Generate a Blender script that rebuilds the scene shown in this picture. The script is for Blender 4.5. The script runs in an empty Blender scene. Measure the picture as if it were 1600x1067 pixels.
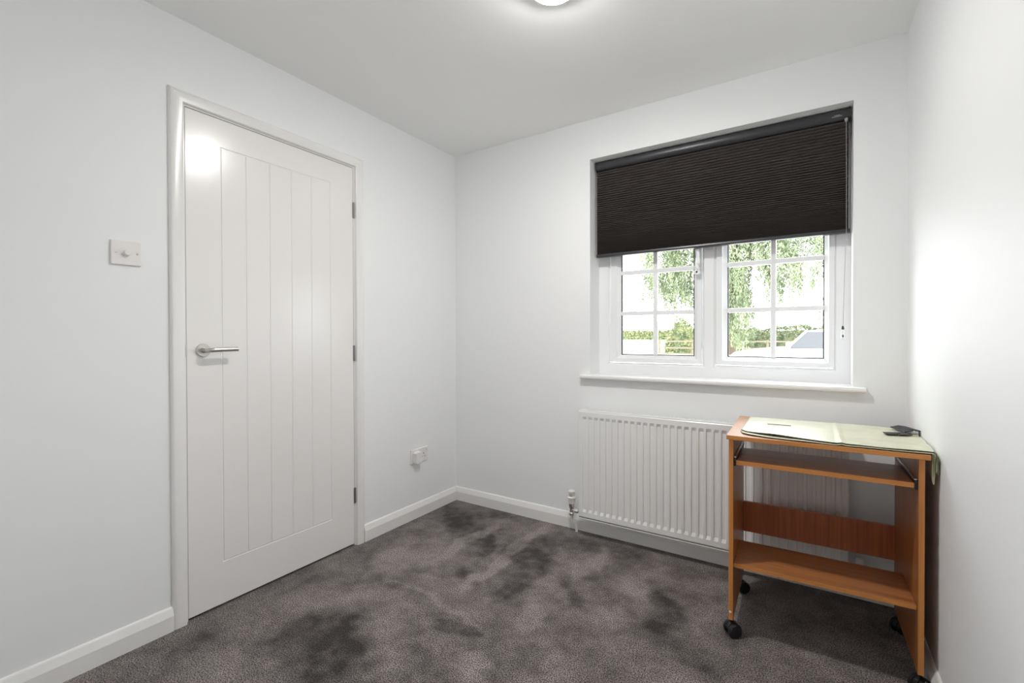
import bpy, bmesh, math, random
import numpy as np
from mathutils import Vector, Matrix, noise

random.seed(7)
rng = np.random.default_rng(7)
SC = bpy.context.scene
COL = SC.collection
R = math.radians

# ---------------------------------------------------------------- camera
YAW, PITCH, ROLL = R(-32.90), R(-0.49), R(-0.135)
cam_data = bpy.data.cameras.new('camera')
cam = bpy.data.objects.new('camera', cam_data)
COL.objects.link(cam)
fw = Vector((math.sin(YAW) * math.cos(PITCH), math.cos(YAW) * math.cos(PITCH), math.sin(PITCH)))
rt = Vector((math.cos(YAW), -math.sin(YAW), 0))
up = rt.cross(fw)
r2 = rt * math.cos(ROLL) + up * math.sin(ROLL)
u2 = -rt * math.sin(ROLL) + up * math.cos(ROLL)
m = Matrix((r2, u2, -fw)).transposed().to_4x4()
m.translation = Vector((2.0235, -2.421, 1.1055))
cam.matrix_world = m
cam_data.sensor_width = 36
cam_data.lens = 719.03 / 1600 * 36
cam_data.shift_y = (531.68 - 533.5) / 1600
cam_data.clip_start = 0.02
cam_data.clip_end = 1000
SC.camera = cam

# ---------------------------------------------------------------- world, exposure
world = bpy.data.worlds.new('overcast_sky')
SC.world = world
world.use_nodes = True
wn = world.node_tree.nodes
wl = world.node_tree.links
bg = wn['Background']
tc = wn.new('ShaderNodeTexCoord')
sep = wn.new('ShaderNodeSeparateXYZ')
ramp = wn.new('ShaderNodeValToRGB')
wl.new(tc.outputs['Generated'], sep.inputs[0])
wl.new(sep.outputs['Z'], ramp.inputs[0])
ramp.color_ramp.elements[0].position = 0.0
ramp.color_ramp.elements[0].color = (0.97, 0.98, 1.0, 1)
ramp.color_ramp.elements[1].position = 1.0
ramp.color_ramp.elements[1].color = (0.86, 0.92, 1.0, 1)
wl.new(ramp.outputs[0], bg.inputs['Color'])
SKY = 10.0
bg.inputs['Strength'].default_value = SKY
LAMP = 320.0

SC.view_settings.view_transform = 'Standard'
SC.view_settings.look = 'None'
SC.view_settings.gamma = 1.0
SC.view_settings.use_curve_mapping = False
SC.view_settings.exposure = 0.08
SC.cycles.max_bounces = 16
SC.cycles.diffuse_bounces = 12
SC.cycles.glossy_bounces = 5
SC.cycles.transparent_max_bounces = 24
SC.cycles.sample_clamp_indirect = 8
SC.cycles.use_denoising = True

# ---------------------------------------------------------------- materials
def mat(name, color, rough=0.5, metal=0.0, spec=0.5, coat=0.0, emit=None, estr=0.0):
    mt = bpy.data.materials.new(name)
    mt.use_nodes = True
    b = mt.node_tree.nodes['Principled BSDF']
    b.inputs['Base Color'].default_value = (*color, 1)
    b.inputs['Roughness'].default_value = rough
    b.inputs['Metallic'].default_value = metal
    b.inputs['Specular IOR Level'].default_value = spec
    b.inputs['Coat Weight'].default_value = coat
    b.inputs['Coat Roughness'].default_value = 0.06 if rough < 0.35 else 0.38
    if emit:
        b.inputs['Emission Color'].default_value = (*emit, 1)
        b.inputs['Emission Strength'].default_value = estr
    return mt

def add_bump(mt, scale, strength, dist=0.001, detail=3):
    nt = mt.node_tree
    t = nt.nodes.new('ShaderNodeTexCoord')
    n = nt.nodes.new('ShaderNodeTexNoise')
    n.inputs['Scale'].default_value = scale
    n.inputs['Detail'].default_value = detail
    b = nt.nodes.new('ShaderNodeBump')
    b.inputs['Strength'].default_value = strength
    b.inputs['Distance'].default_value = dist
    nt.links.new(t.outputs['Object'], n.inputs['Vector'])
    nt.links.new(n.outputs[0], b.inputs['Height'])
    nt.links.new(b.outputs[0], nt.nodes['Principled BSDF'].inputs['Normal'])
    return mt

def vary(mt, scale, c0, c1, vec_scale=(1, 1, 1), detail=4, lo=0.35, hi=0.65, coord='Object'):
    nt = mt.node_tree
    t = nt.nodes.new('ShaderNodeTexCoord')
    mp = nt.nodes.new('ShaderNodeMapping')
    mp.inputs['Scale'].default_value = vec_scale
    n = nt.nodes.new('ShaderNodeTexNoise')
    n.inputs['Scale'].default_value = scale
    n.inputs['Detail'].default_value = detail
    r = nt.nodes.new('ShaderNodeValToRGB')
    r.color_ramp.elements[0].position = lo
    r.color_ramp.elements[0].color = (*c0, 1)
    r.color_ramp.elements[1].position = hi
    r.color_ramp.elements[1].color = (*c1, 1)
    nt.links.new(t.outputs[coord], mp.inputs[0])
    nt.links.new(mp.outputs[0], n.inputs['Vector'])
    nt.links.new(n.outputs[0], r.inputs[0])
    nt.links.new(r.outputs[0], nt.nodes['Principled BSDF'].inputs['Base Color'])
    return mt

M = {}
M['wall'] = add_bump(mat('wall_paint', (0.86, 0.87, 0.875), 0.5, spec=0.35), 90, 0.08)
M['ceiling'] = add_bump(mat('ceiling_paint', (0.91, 0.912, 0.905), 0.8, spec=0.2), 60, 0.1)
M['gloss'] = mat('white_gloss_paint', (0.84, 0.83, 0.815), 0.25, coat=0.3)
M['door'] = mat('white_satin_door', (0.84, 0.825, 0.81), 0.21, spec=0.5)
M['upvc'] = mat('white_upvc', (0.85, 0.86, 0.87), 0.25)
M['gasket'] = mat('black_rubber_gasket', (0.01, 0.01, 0.01), 0.6)
M['steel'] = add_bump(mat('brushed_nickel', (0.62, 0.60, 0.57), 0.28, metal=1), 300, 0.05)
M['hinge'] = mat('dull_steel_hinge', (0.30, 0.29, 0.28), 0.4, metal=0.8)
M['chrome'] = mat('chrome', (0.75, 0.74, 0.72), 0.12, metal=1)
M['plastic'] = mat('white_plastic', (0.82, 0.80, 0.79), 0.3)
M['dark'] = mat('black_plastic', (0.012, 0.012, 0.013), 0.35)
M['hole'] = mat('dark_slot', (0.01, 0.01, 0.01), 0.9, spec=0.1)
M['rad'] = mat('white_radiator_enamel', (0.85, 0.85, 0.84), 0.3)
M['radgap'] = mat('radiator_inside_shade', (0.04, 0.04, 0.04), 0.7)  # near black: the shade inside the radiator is put into the colour
M['rail'] = mat('anthracite_aluminium', (0.05, 0.05, 0.055), 0.33, metal=0.3)
M['blind'] = vary(mat('charcoal_pleated_fabric', (0.02, 0.018, 0.017), 0.85, spec=0.2), 8, (0.066, 0.055, 0.051), (0.085, 0.073, 0.068), (1, 1, 30))
M['cord'] = mat('grey_cord', (0.35, 0.35, 0.36), 0.6)

def wood(name, c0, c1, axis='x', rough=0.33):
    sc = {'x': (1.4, 44, 44), 'z': (44, 44, 1.4)}[axis]
    mt = mat(name, c0, rough, spec=0.5)
    vary(mt, 2.2, c0, c1, sc, 6, 0.3, 0.7)
    return mt
WC0, WC1 = (0.27, 0.095, 0.028), (0.43, 0.168, 0.052)
M['wood_x'] = wood('orange_wood_laminate_long', WC0, WC1, 'x')
M['wood_z'] = wood('orange_wood_laminate_upright', WC0, WC1, 'z')
M['wood_top'] = wood('orange_wood_laminate_top', (0.40, 0.17, 0.065), (0.50, 0.23, 0.09), 'x', 0.42)
M['wood_top'].node_tree.nodes['Principled BSDF'].inputs['Coat Weight'].default_value = 0.6
M['wood_top'].node_tree.nodes['Principled BSDF'].inputs['Coat Roughness'].default_value = 0.4
M['wood_edge'] = wood('orange_edge_band', (0.50, 0.19, 0.045), (0.62, 0.26, 0.065), 'x', 0.4)
M['wood_edge_z'] = wood('orange_edge_band_upright', (0.50, 0.19, 0.045), (0.62, 0.26, 0.065), 'z', 0.4)
M['cover'] = add_bump(vary(mat('pale_olive_coated_fabric', (0.5, 0.5, 0.3), 0.40, spec=1.0, coat=0.4), 14, (0.53, 0.52, 0.36), (0.62, 0.61, 0.45)), 25, 0.3, 0.004)
M['cover_rim'] = mat('dark_fabric_rim', (0.05, 0.05, 0.03), 0.7)
M['strap'] = mat('black_webbing', (0.012, 0.010, 0.012), 0.6)

def glass_mat():
    mt = bpy.data.materials.new('window_glass')
    mt.use_nodes = True
    nt = mt.node_tree
    nt.nodes.remove(nt.nodes['Principled BSDF'])
    tr = nt.nodes.new('ShaderNodeBsdfTransparent')
    tr.inputs[0].default_value = (0.93, 0.95, 0.94, 1)
    gl = nt.nodes.new('ShaderNodeBsdfGlossy')
    gl.inputs['Roughness'].default_value = 0.0
    fr = nt.nodes.new('ShaderNodeFresnel')
    fr.inputs[0].default_value = 1.45
    mx = nt.nodes.new('ShaderNodeMixShader')
    nt.links.new(fr.outputs[0], mx.inputs[0])
    nt.links.new(tr.outputs[0], mx.inputs[1])
    nt.links.new(gl.outputs[0], mx.inputs[2])
    nt.links.new(mx.outputs[0], nt.nodes['Material Output'].inputs[0])
    return mt
M['glass'] = glass_mat()

def carpet_mat():
    mt = bpy.data.materials.new('charcoal_twist_carpet')
    mt.use_nodes = True
    nt = mt.node_tree
    b = nt.nodes['Principled BSDF']
    b.inputs['Roughness'].default_value = 0.95
    b.inputs['Specular IOR Level'].default_value = 0.1
    b.inputs['Sheen Weight'].default_value = 0.15
    t = nt.nodes.new('ShaderNodeTexCoord')
    n = nt.nodes.new('ShaderNodeTexNoise'); n.inputs['Scale'].default_value = 235; n.inputs['Detail'].default_value = 3
    n.inputs['Roughness'].default_value = 0.72
    nt.links.new(t.outputs['Object'], n.inputs['Vector'])
    sp = nt.nodes.new('ShaderNodeValToRGB')
    sp.color_ramp.elements[0].position = 0.41; sp.color_ramp.elements[0].color = (0.12, 0.12, 0.12, 1)
    sp.color_ramp.elements[1].position = 0.62; sp.color_ramp.elements[1].color = (2.6, 2.6, 2.55, 1)
    nt.links.new(n.outputs[0], sp.inputs[0])
    at = nt.nodes.new('ShaderNodeAttribute'); at.attribute_name = 'nap'
    n2 = nt.nodes.new('ShaderNodeTexNoise'); n2.inputs['Scale'].default_value = 22; n2.inputs['Detail'].default_value = 4
    nt.links.new(t.outputs['Object'], n2.inputs['Vector'])
    ad = nt.nodes.new('ShaderNodeMath'); ad.operation = 'MULTIPLY_ADD'; ad.inputs[1].default_value = 0.5
    nt.links.new(n2.outputs[0], ad.inputs[0]); nt.links.new(at.outputs['Fac'], ad.inputs[2])
    cr = nt.nodes.new('ShaderNodeValToRGB')
    cr.color_ramp.elements[0].position = 0.27; cr.color_ramp.elements[0].color = (0.032, 0.027, 0.026, 1)
    cr.color_ramp.elements[1].position = 1.0; cr.color_ramp.elements[1].color = (0.215, 0.189, 0.182, 1)
    nt.links.new(ad.outputs[0], cr.inputs[0])
    mu = nt.nodes.new('ShaderNodeMix'); mu.data_type = 'RGBA'; mu.blend_type = 'MULTIPLY'; mu.inputs[0].default_value = 1
    nt.links.new(cr.outputs[0], mu.inputs[6]); nt.links.new(sp.outputs[0], mu.inputs[7])
    nt.links.new(mu.outputs[2], b.inputs['Base Color'])
    bp = nt.nodes.new('ShaderNodeBump'); bp.inputs['Strength'].default_value = 0.45; bp.inputs['Distance'].default_value = 0.004
    nt.links.new(n.outputs[0], bp.inputs['Height']); nt.links.new(bp.outputs[0], b.inputs['Normal'])
    return mt
M['carpet'] = carpet_mat()

# ---------------------------------------------------------------- mesh helpers
def link_mesh(name, bm, m=None, parent=None, bevel=0, smooth=False, segs=2, mats=None):
    bmesh.ops.recalc_face_normals(bm, faces=bm.faces)
    me = bpy.data.meshes.new(name)
    bm.to_mesh(me); bm.free()
    o = bpy.data.objects.new(name, me)
    COL.objects.link(o)
    for x in (mats or [m]):
        me.materials.append(x)
    if smooth:
        for p in me.polygons: p.use_smooth = True
        me.set_sharp_from_angle(angle=R(35))
    if bevel:
        b = o.modifiers.new('bevel', 'BEVEL'); b.width = bevel; b.segments = segs; b.limit_method = 'ANGLE'
        b.harden_normals = False
    if parent: o.parent = parent
    return o

def box(bm, x0, x1, y0, y1, z0, z1, mi=0):
    vs = [bm.verts.new((x, y, z)) for z in (z0, z1) for x, y in ((x0, y0), (x1, y0), (x1, y1), (x0, y1))]
    for f in ((0, 3, 2, 1), (4, 5, 6, 7), (0, 1, 5, 4), (1, 2, 6, 5), (2, 3, 7, 6), (3, 0, 4, 7)):
        fc = bm.faces.new([vs[i] for i in f]); fc.material_index = mi
    return vs

def cyl(bm, a, b, r, r1=None, seg=24, mi=0, caps=True):
    a, b = Vector(a), Vector(b)
    d = (b - a).normalized()
    q = d.to_track_quat('Z', 'Y').to_matrix()
    r1 = r if r1 is None else r1
    A = [bm.verts.new(a + q @ Vector((math.cos(t) * r, math.sin(t) * r, 0))) for t in [2 * math.pi * i / seg for i in range(seg)]]
    B = [bm.verts.new(b + q @ Vector((math.cos(t) * r1, math.sin(t) * r1, 0))) for t in [2 * math.pi * i / seg for i in range(seg)]]
    for i in range(seg):
        f = bm.faces.new((A[i], A[(i + 1) % seg], B[(i + 1) % seg], B[i])); f.material_index = mi
    if caps:
        f = bm.faces.new(A[::-1]); f.material_index = mi
        f = bm.faces.new(B); f.material_index = mi

def lathe(bm, o, axis, prof, seg=32, mi=0):
    """prof = [(radius, distance along axis)]"""
    o = Vector(o); d = Vector(axis).normalized(); q = d.to_track_quat('Z', 'Y').to_matrix()
    rings = []
    for r, h in prof:
        if r < 1e-6:
            rings.append([bm.verts.new(o + d * h)])
        else:
            rings.append([bm.verts.new(o + q @ Vector((math.cos(2 * math.pi * i / seg) * r, math.sin(2 * math.pi * i / seg) * r, h))) for i in range(seg)])
    for A, B in zip(rings, rings[1:]):
        for i in range(seg):
            j = (i + 1) % seg
            if len(A) == 1 and len(B) == 1: continue
            vs = [A[0], B[j], B[i]] if len(A) == 1 else ([A[i], A[j], B[0]] if len(B) == 1 else [A[i], A[j], B[j], B[i]])
            f = bm.faces.new(vs); f.material_index = mi

def tube(bm, pts, r, seg=10, mi=0):
    pts = [Vector(p) for p in pts]
    rings = []
    ref = Vector((0, 0, 1))
    for i, p in enumerate(pts):
        d = (pts[min(i + 1, len(pts) - 1)] - pts[max(i - 1, 0)]).normalized()
        if abs(d.dot(ref)) > 0.95: ref = Vector((1, 0, 0))
        u = d.cross(ref).normalized(); w = d.cross(u)
        ref = w.cross(d) * -1 if False else ref
        rings.append([bm.verts.new(p + u * math.cos(2 * math.pi * k / seg) * r + w * math.sin(2 * math.pi * k / seg) * r) for k in range(seg)])
    for A, B in zip(rings, rings[1:]):
        for k in range(seg):
            f = bm.faces.new((A[k], A[(k + 1) % seg], B[(k + 1) % seg], B[k])); f.material_index = mi
    bm.faces.new(rings[0][::-1]).material_index = mi; bm.faces.new(rings[-1]).material_index = mi

def prism(bm, prof, axis, a, b, mi=0):
    """extrude a closed 2D profile along x or y. prof coords are the two remaining axes (with z last)"""
    def P(p, t): return (t, p[0], p[1]) if axis == 'x' else (p[0], t, p[1])
    A = [bm.verts.new(P(p, a)) for p in prof]; B = [bm.verts.new(P(p, b)) for p in prof]
    n = len(prof)
    for i in range(n):
        bm.faces.new((A[i], A[(i + 1) % n], B[(i + 1) % n], B[i])).material_index = mi
    bm.faces.new(A[::-1]).material_index = mi; bm.faces.new(B).material_index = mi

def empty(name, loc=(0, 0, 0), rz=0):
    o = bpy.data.objects.new(name, None); COL.objects.link(o)
    o.empty_display_size = 0.1
    o.location = loc; o.rotation_euler = (0, 0, rz)
    return o

def tag(o, label, cat=None, group=None, kind=None):
    o['label'] = label
    if cat: o['category'] = cat
    if group: o['group'] = group
    if kind: o['kind'] = kind
    return o

def struct(o, label=None):
    o['kind'] = 'structure'
    if label: o['label'] = label
    return o

# ---------------------------------------------------------------- room shell
W, H, YB = 2.353, 2.322, -2.56     # room width, height, rear wall
T = 0.12
WX0, WX1, WZ0, WZ1 = 0.983, 2.177, 0.866, 2.099     # opening for the window (the board fills up to 0.889)
DY0, DY1, DZ = -1.6155, -0.8285, 2.003              # door opening incl. jamb

# carpet: fine grid with a nap map (direction the pile lies in, brushed by feet and vacuum)
def blob(x, y, cx, cy, rx, ry, ang):
    c, s = math.cos(ang), math.sin(ang)
    dx, dy = x - cx, y - cy
    a, b = (dx * c + dy * s) / rx, (-dx * s + dy * c) / ry
    d = math.sqrt(a * a + b * b)
    return 1 / (1 + math.exp(min((d - 1) * 9, 60)))
NAP = []   # filled below: (cx, cy, rx, ry, angle, amount)
NAP += [
    (0.479, -0.440, 0.303, 0.035, -1.60, 0.30), (0.753, -0.482, 0.371, 0.035, -1.55, 0.32), (1.137, -0.326, 0.223, 0.035, -1.47, 0.28),
    (0.317, -0.739, 0.199, 0.100, 1.34, 0.16), (0.205, -0.725, 0.152, 0.070, -1.34, 0.12), (0.317, -0.319, 0.315, 0.090, -0.61, -0.24),
    (0.388, -0.101, 0.147, 0.050, 0.14, -0.12), (0.595, -0.451, 0.148, 0.035, -1.01, -0.24), (0.806, -0.387, 0.161, 0.100, 1.27, -0.24),
    (0.922, -0.653, 0.226, 0.070, 1.48, -0.24), (1.102, -0.152, 0.241, 0.060, 0.02, -0.14), (1.101, -0.847, 0.094, 0.060, -1.14, 0.20),
    (0.730, -1.006, 0.285, 0.018, -0.09, 0.20), (0.908, -1.081, 0.080, 0.035, 0.42, -0.24), (0.680, -0.747, 0.071, 0.040, -0.75, -0.22),
    (1.535, -0.550, 0.149, 0.060, -1.16, -0.24), (1.370, -0.423, 0.114, 0.070, -0.90, 0.16), (0.599, -1.435, 0.267, 0.130, -0.07, -0.24),
    (0.597, -1.310, 0.116, 0.060, -0.47, -0.14), (0.778, -1.352, 0.123, 0.050, -0.71, 0.15), (1.069, -1.225, 0.081, 0.060, -0.47, 0.18),
    (1.143, -1.228, 0.049, 0.030, -0.08, -0.24), (1.267, -0.986, 0.075, 0.050, -0.86, 0.12), (1.978, -0.606, 0.152, 0.080, 0.15, 0.10),
    (0.335, -1.208, 0.142, 0.080, -2.34, 0.12), (1.394, -0.732, 0.115, 0.060, -0.20, 0.14), (1.586, -0.157, 0.113, 0.060, 0.21, -0.10),
    (1.652, -0.748, 0.162, 0.050, -0.69, -0.10), (0.153, -1.630, 0.075, 0.060, -1.11, -0.12), (0.295, -1.741, 0.149, 0.080, 0.30, 0.08),
    (0.294, -0.962, 0.258, 0.020, -0.41, -0.10), (1.152, -0.621, 0.116, 0.030, -0.85, -0.16), (0.507, -0.811, 0.104, 0.020, -0.13, -0.14),
    (0.969, -0.667, 0.096, 0.030, 0.05, 0.12), (0.915, -1.265, 0.144, 0.050, -0.34, -0.10),
]
def nap_at(x, y):
    w1 = noise.noise(Vector((x * 5, y * 5, 3.1))) * 0.05 + noise.noise(Vector((x * 18, y * 18, 1.7))) * 0.03
    w2 = noise.noise(Vector((x * 5, y * 5, 9.4))) * 0.05 + noise.noise(Vector((x * 18, y * 18, 5.2))) * 0.03
    X, Y = x + w1, y + w2
    v = 0.42 + 0.12 * noise.fractal(Vector((x * 3.1, y * 3.1, 0.6)), 0.8, 2.0, 6) + 0.19 * noise.fractal(Vector((x * 9, y * 9, 4.4)), 0.65, 2.2, 5)
    for b in NAP:
        v += 1.2 * b[5] * blob(X, Y, *b[:5])
    return min(max(v, 0.0), 1.0)

def make_floor():
    x0, x1, y0, y1 = -T, W + T, YB - T, 0.22
    st = 0.0125
    nx, ny = int((x1 - x0) / st), int((y1 - y0) / st)
    verts, nap = [], []
    for j in range(ny + 1):
        for i in range(nx + 1):
            x, y = x0 + (x1 - x0) * i / nx, y0 + (y1 - y0) * j / ny
            verts.append((x, y, 0)); nap.append(nap_at(x, y))
    faces = [(j * (nx + 1) + i, j * (nx + 1) + i + 1, (j + 1) * (nx + 1) + i + 1, (j + 1) * (nx + 1) + i) for j in range(ny) for i in range(nx)]
    me = bpy.data.meshes.new('floor'); me.from_pydata(verts, [], faces)
    a = me.attributes.new('nap', 'FLOAT', 'POINT'); a.data.foreach_set('value', nap)
    me.materials.append(M['carpet'])
    o = bpy.data.objects.new('floor', me); COL.objects.link(o)
    return struct(o, 'charcoal grey short pile carpet with brushed light and dark patches')
make_floor()

bm = bmesh.new(); box(bm, -T, W + T, YB - T, 0.22, H, H + 0.12)
struct(link_mesh('ceiling', bm, M['ceiling']), 'plain white painted ceiling')

# back wall (with the window) is 0.22 thick
bm = bmesh.new(); yb = 0.22
box(bm, -T, WX0, 0, yb, -0.2, H); box(bm, WX1, W + T, 0, yb, -0.2, H)
box(bm, WX0, WX1, 0, yb, -0.2, WZ0); box(bm, WX0, WX1, 0, yb, WZ1, H)
bmesh.ops.remove_doubles(bm, verts=bm.verts, dist=1e-5)
struct(link_mesh('wall_back', bm, M['wall']), 'pale grey wall with the window and radiator')
bm = bmesh.new()
box(bm, -T, 0, YB, DY0, -0.1, H); box(bm, -T, 0, DY1, 0, -0.1, H); box(bm, -T, 0, DY0, DY1, DZ, H)
struct(link_mesh('wall_left', bm, M['wall']), 'pale grey wall with the white door')
bm = bmesh.new(); box(bm, W, W + T, YB, 0, -0.1, H)
struct(link_mesh('wall_right', bm, M['wall']), 'plain pale grey wall beside the desk')
bm = bmesh.new(); box(bm, -T, W + T, YB - T, YB, -0.1, H)
struct(link_mesh('wall_front', bm, M['wall']), 'pale grey wall behind the viewer')

# skirting boards: flat face with a sloping, slightly rounded top band
SK, ST = 0.088, 0.018
def sk_prof(s):   # coords (offset from wall, z)
    return [(0, 0), (s * ST, 0), (s * ST, 0.057), (s * (ST - 0.001), 0.060), (s * 0.0085, 0.083), (s * 0.006, 0.0865), (s * 0.003, SK), (0, SK)]
def skirt_y(name, x, s, y0, y1, label):
    bm = bmesh.new(); prism(bm, [(x + p[0], p[1]) for p in sk_prof(s)], 'y', y0, y1)
    struct(link_mesh(name, bm, M['gloss']), label)
def skirt_x(name, y, s, x0, x1, label):
    bm = bmesh.new(); prism(bm, [(y + p[0], p[1]) for p in sk_prof(s)], 'x', x0, x1)
    struct(link_mesh(name, bm, M['gloss']), label)
skirt_y('baseboard_left', 0, 1, YB, -1.6665, 'white skirting board left of the door')
skirt_y('baseboard_left_corner', 0, 1, -0.7785, 0, 'white skirting board between the door and the far corner')
skirt_x('baseboard_back', 0, -1, 0.0005, W - 0.0005, 'white skirting board under the window')
skirt_y('baseboard_right', W, -1, YB, 0, 'white skirting board behind the desk on the right')
skirt_x('baseboard_front', YB, 1, 0, W, 'white skirting board behind the viewer')

# ---------------------------------------------------------------- door
door = empty('door_1', (0, -1.222, 0)); struct(door, 'white panelled door closed in the left wall')
def dpart(name, bm, m, parent=door, **k):
    for v in bm.verts: v.co -= Vector((0, -1.222, 0)) if parent is door else Vector((0, 0, 0))
    return link_mesh(name, bm, m, parent, **k)
LY0, LY1, LZ0, LZ1 = -1.6105, -0.8345, 0.010, 1.993
# leaf surface with routed grooves
GY = [-1.482, -1.3835, -1.281, -1.178, -1.076, -0.972]
GZ0, GZ1 = 0.184, 1.878
hw, dp = 0.0032, 0.0022
def leaf():
    bm = bmesh.new()
    ys = [LY0 + 0.001, ]
    for g in GY: ys += [g - hw, g - hw * .25, g + hw * .25, g + hw]
    ys += [LY1 - 0.001]; ys = sorted([LY0] + ys + [LY1])
    zs = sorted([LZ0, LZ0 + .001, GZ0 - hw, GZ0 - hw * .25, GZ0 + hw * .25, GZ0 + hw, GZ1 - hw, GZ1 - hw * .25, GZ1 + hw * .25, GZ1 + hw, LZ1 - .001, LZ1])
    def depth(y, z):
        d = 0
        if GZ0 - hw <= z <= GZ1 + hw:
            for g in GY:
                if abs(y - g) < hw * .5 and GZ0 - hw * .5 <= z <= GZ1 + hw * .5: d = -dp
        for g in (GZ0, GZ1):
            if abs(z - g) < hw * .5 and GY[0] - hw * .5 <= y <= GY[-1] + hw * .5: d = -dp
        if y in (LY0, LY1) or z in (LZ0, LZ1): d = -0.001
        return d
    g = [[bm.verts.new((depth(y, z), y, z)) for y in ys] for z in zs]
    for j in range(len(zs) - 1):
        for i in range(len(ys) - 1):
            bm.faces.new((g[j][i], g[j][i + 1], g[j + 1][i + 1], g[j + 1][i]))
    # back and edges
    bk = [bm.verts.new((-0.036, y, z)) for y, z in ((LY0, LZ0), (LY1, LZ0), (LY1, LZ1), (LY0, LZ1))]
    bm.faces.new(bk[::-1])
    bot = g[0]; top = g[-1]; lf = [r[0] for r in g]; rg = [r[-1] for r in g]
    bm.faces.new([bk[0], bk[1]] + bot[::-1]); bm.faces.new([bk[3]] + top + [bk[2]])
    bm.faces.new([bk[0]] + lf + [bk[3]]); bm.faces.new([bk[1], bk[2]] + rg[::-1])
    return bm
lf = dpart('door_leaf', leaf(), M['door'])
# jamb lining with stop
bm = bmesh.new()
for a, b in ((DY0, LY0 - 0.002), (LY1 + 0.002, DY1)):
    box(bm, -T, 0.0005, a, b, 0, DZ)
box(bm, -T, 0.0005, LY0 - 0.002, LY1 + 0.002, LZ1 + 0.003, DZ)
box(bm, -T, -0.040, DY0, LY0 + 0.012, 0, DZ); box(bm, -T, -0.040, LY1 - 0.012, DY1, 0, DZ); box(bm, -T, -0.040, DY0, DY1, LZ1 - 0.012, DZ)
dpart('door_lining', bm, M['gloss'])
bm = bmesh.new(); box(bm, -T, -0.055, DY0, DY1, 0.0, DZ)  # dark sheet behind the leaf, painted shade for the gaps round it
dpart('dark_gap_behind_leaf', bm, M['hole']).name = 'gap_shade_sheet'
# architrave: mitred, rounded outer edge
AW = 0.0505; AI0, AI1, AIT = DY0 - 0.001, DY1 + 0.001, DZ - 0.002
AI0 = LY0 - 0.0065; AI1 = LY1 + 0.007; AIT = LZ1 + 0.006
aprof = [(0, 0.0), (0.004, 0.014), (0.008, 0.0165), (0.034, 0.0175), (0.042, 0.0165), (0.048, 0.012), (AW, 0.006), (AW, 0.0)]  # (outward distance, thickness)
bm = bmesh.new()
path = [((AI0, 0.0), (-1, 0)), ((AI0, AIT), (-1, 1)), ((AI1, AIT), (1, 1)), ((AI1, 0.0), (1, 0))]
rings = [[bm.verts.new((t, p[0] + d * n[0], p[1] + d * n[1])) for d, t in aprof] for p, n in path]
for A, B in zip(rings, rings[1:]):
    for i in range(len(aprof)):
        j = (i + 1) % len(aprof); bm.faces.new((A[i], A[j], B[j], B[i]))
bm.faces.new(rings[0]); bm.faces.new(rings[-1][::-1])
dpart('architrave', bm, M['gloss'], smooth=True)
# hinges on the right edge
for zc in (1.772, 1.019, 0.266):
    bm = bmesh.new()
    y = LY1 + 0.001
    box(bm, -0.004, 0.0012, y - 0.0045, y + 0.0065, zc - 0.041, zc + 0.041)
    for k in range(5):
        z0 = zc - 0.041 + k * 0.0164
        cyl(bm, (0.004, y + 0.001, z0 + 0.0006), (0.004, y + 0.001, z0 + 0.0158), 0.0046, seg=14)
    dpart('hinge', bm, M['hinge'], smooth=True)
bm = bmesh.new(); box(bm, -0.01, 0.0018, LY0 - 0.004, LY0 + 0.0012, 1.032, 1.078)
dpart('latch_plate', bm, M['steel'])
# lever handle
HY, HZ = -1.553, 1.054
bm = bmesh.new()
lathe(bm, (0, HY, HZ), (1, 0, 0), [(0, 0), (0.026, 0), (0.026, 0.006), (0.0245, 0.008), (0.0115, 0.008), (0.0105, 0.010), (0.0095, 0.030), (0.0095, 0.036), (0, 0.036)], 36)
handle = dpart('door_handle', bm, M['steel'], smooth=True)
bm = bmesh.new()
pts = [(0.028, HY, HZ), (0.038, HY + 0.001, HZ), (0.045, HY + 0.005, HZ), (0.049, HY + 0.012, HZ), (0.050, HY + 0.022, HZ + 0.0005), (0.050, HY + 0.108, HZ + 0.002)]
tube(bm, pts, 0.0092, 18)
for v in bm.verts: v.co -= Vector((0, -1.222, 0))
lv = link_mesh('lever', bm, M['steel'], handle, smooth=True)

# ---------------------------------------------------------------- light switch (dimmer)
SY, SZ = -1.7965, 1.4015
sw = empty('dimmer_switch', (0, SY, SZ)); tag(sw, 'white square dimmer switch plate with round knob, left of the door', 'light switch')
bm = bmesh.new(); box(bm, 0, 0.0085, -0.0435, 0.0435, -0.0425, 0.0425)
link_mesh('faceplate', bm, M['plastic'], sw, bevel=0.003)
bm = bmesh.new(); lathe(bm, (0.008, 0.0, 0.0), (1, 0, 0), [(0, 0), (0.0115, 0), (0.0112, 0.004), (0.0105, 0.013), (0.0088, 0.0155), (0, 0.0160)], 28)
kn = link_mesh('knob', bm, M['plastic'], sw, smooth=True)
for s in (-1, 1):
    bm = bmesh.new(); lathe(bm, (0.0082, s * 0.030, 0), (1, 0, 0), [(0, 0), (0.0036, 0), (0.0036, 0.0006), (0.0028, 0.0012), (0, 0.0012)], 16)
    box(bm, 0.0091, 0.0096, s * 0.030 - 0.0026, s * 0.030 + 0.0026, -0.0005, 0.0005, 1)
    link_mesh('screw', bm, parent=sw, mats=[M['chrome'], M['hole']])

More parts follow.
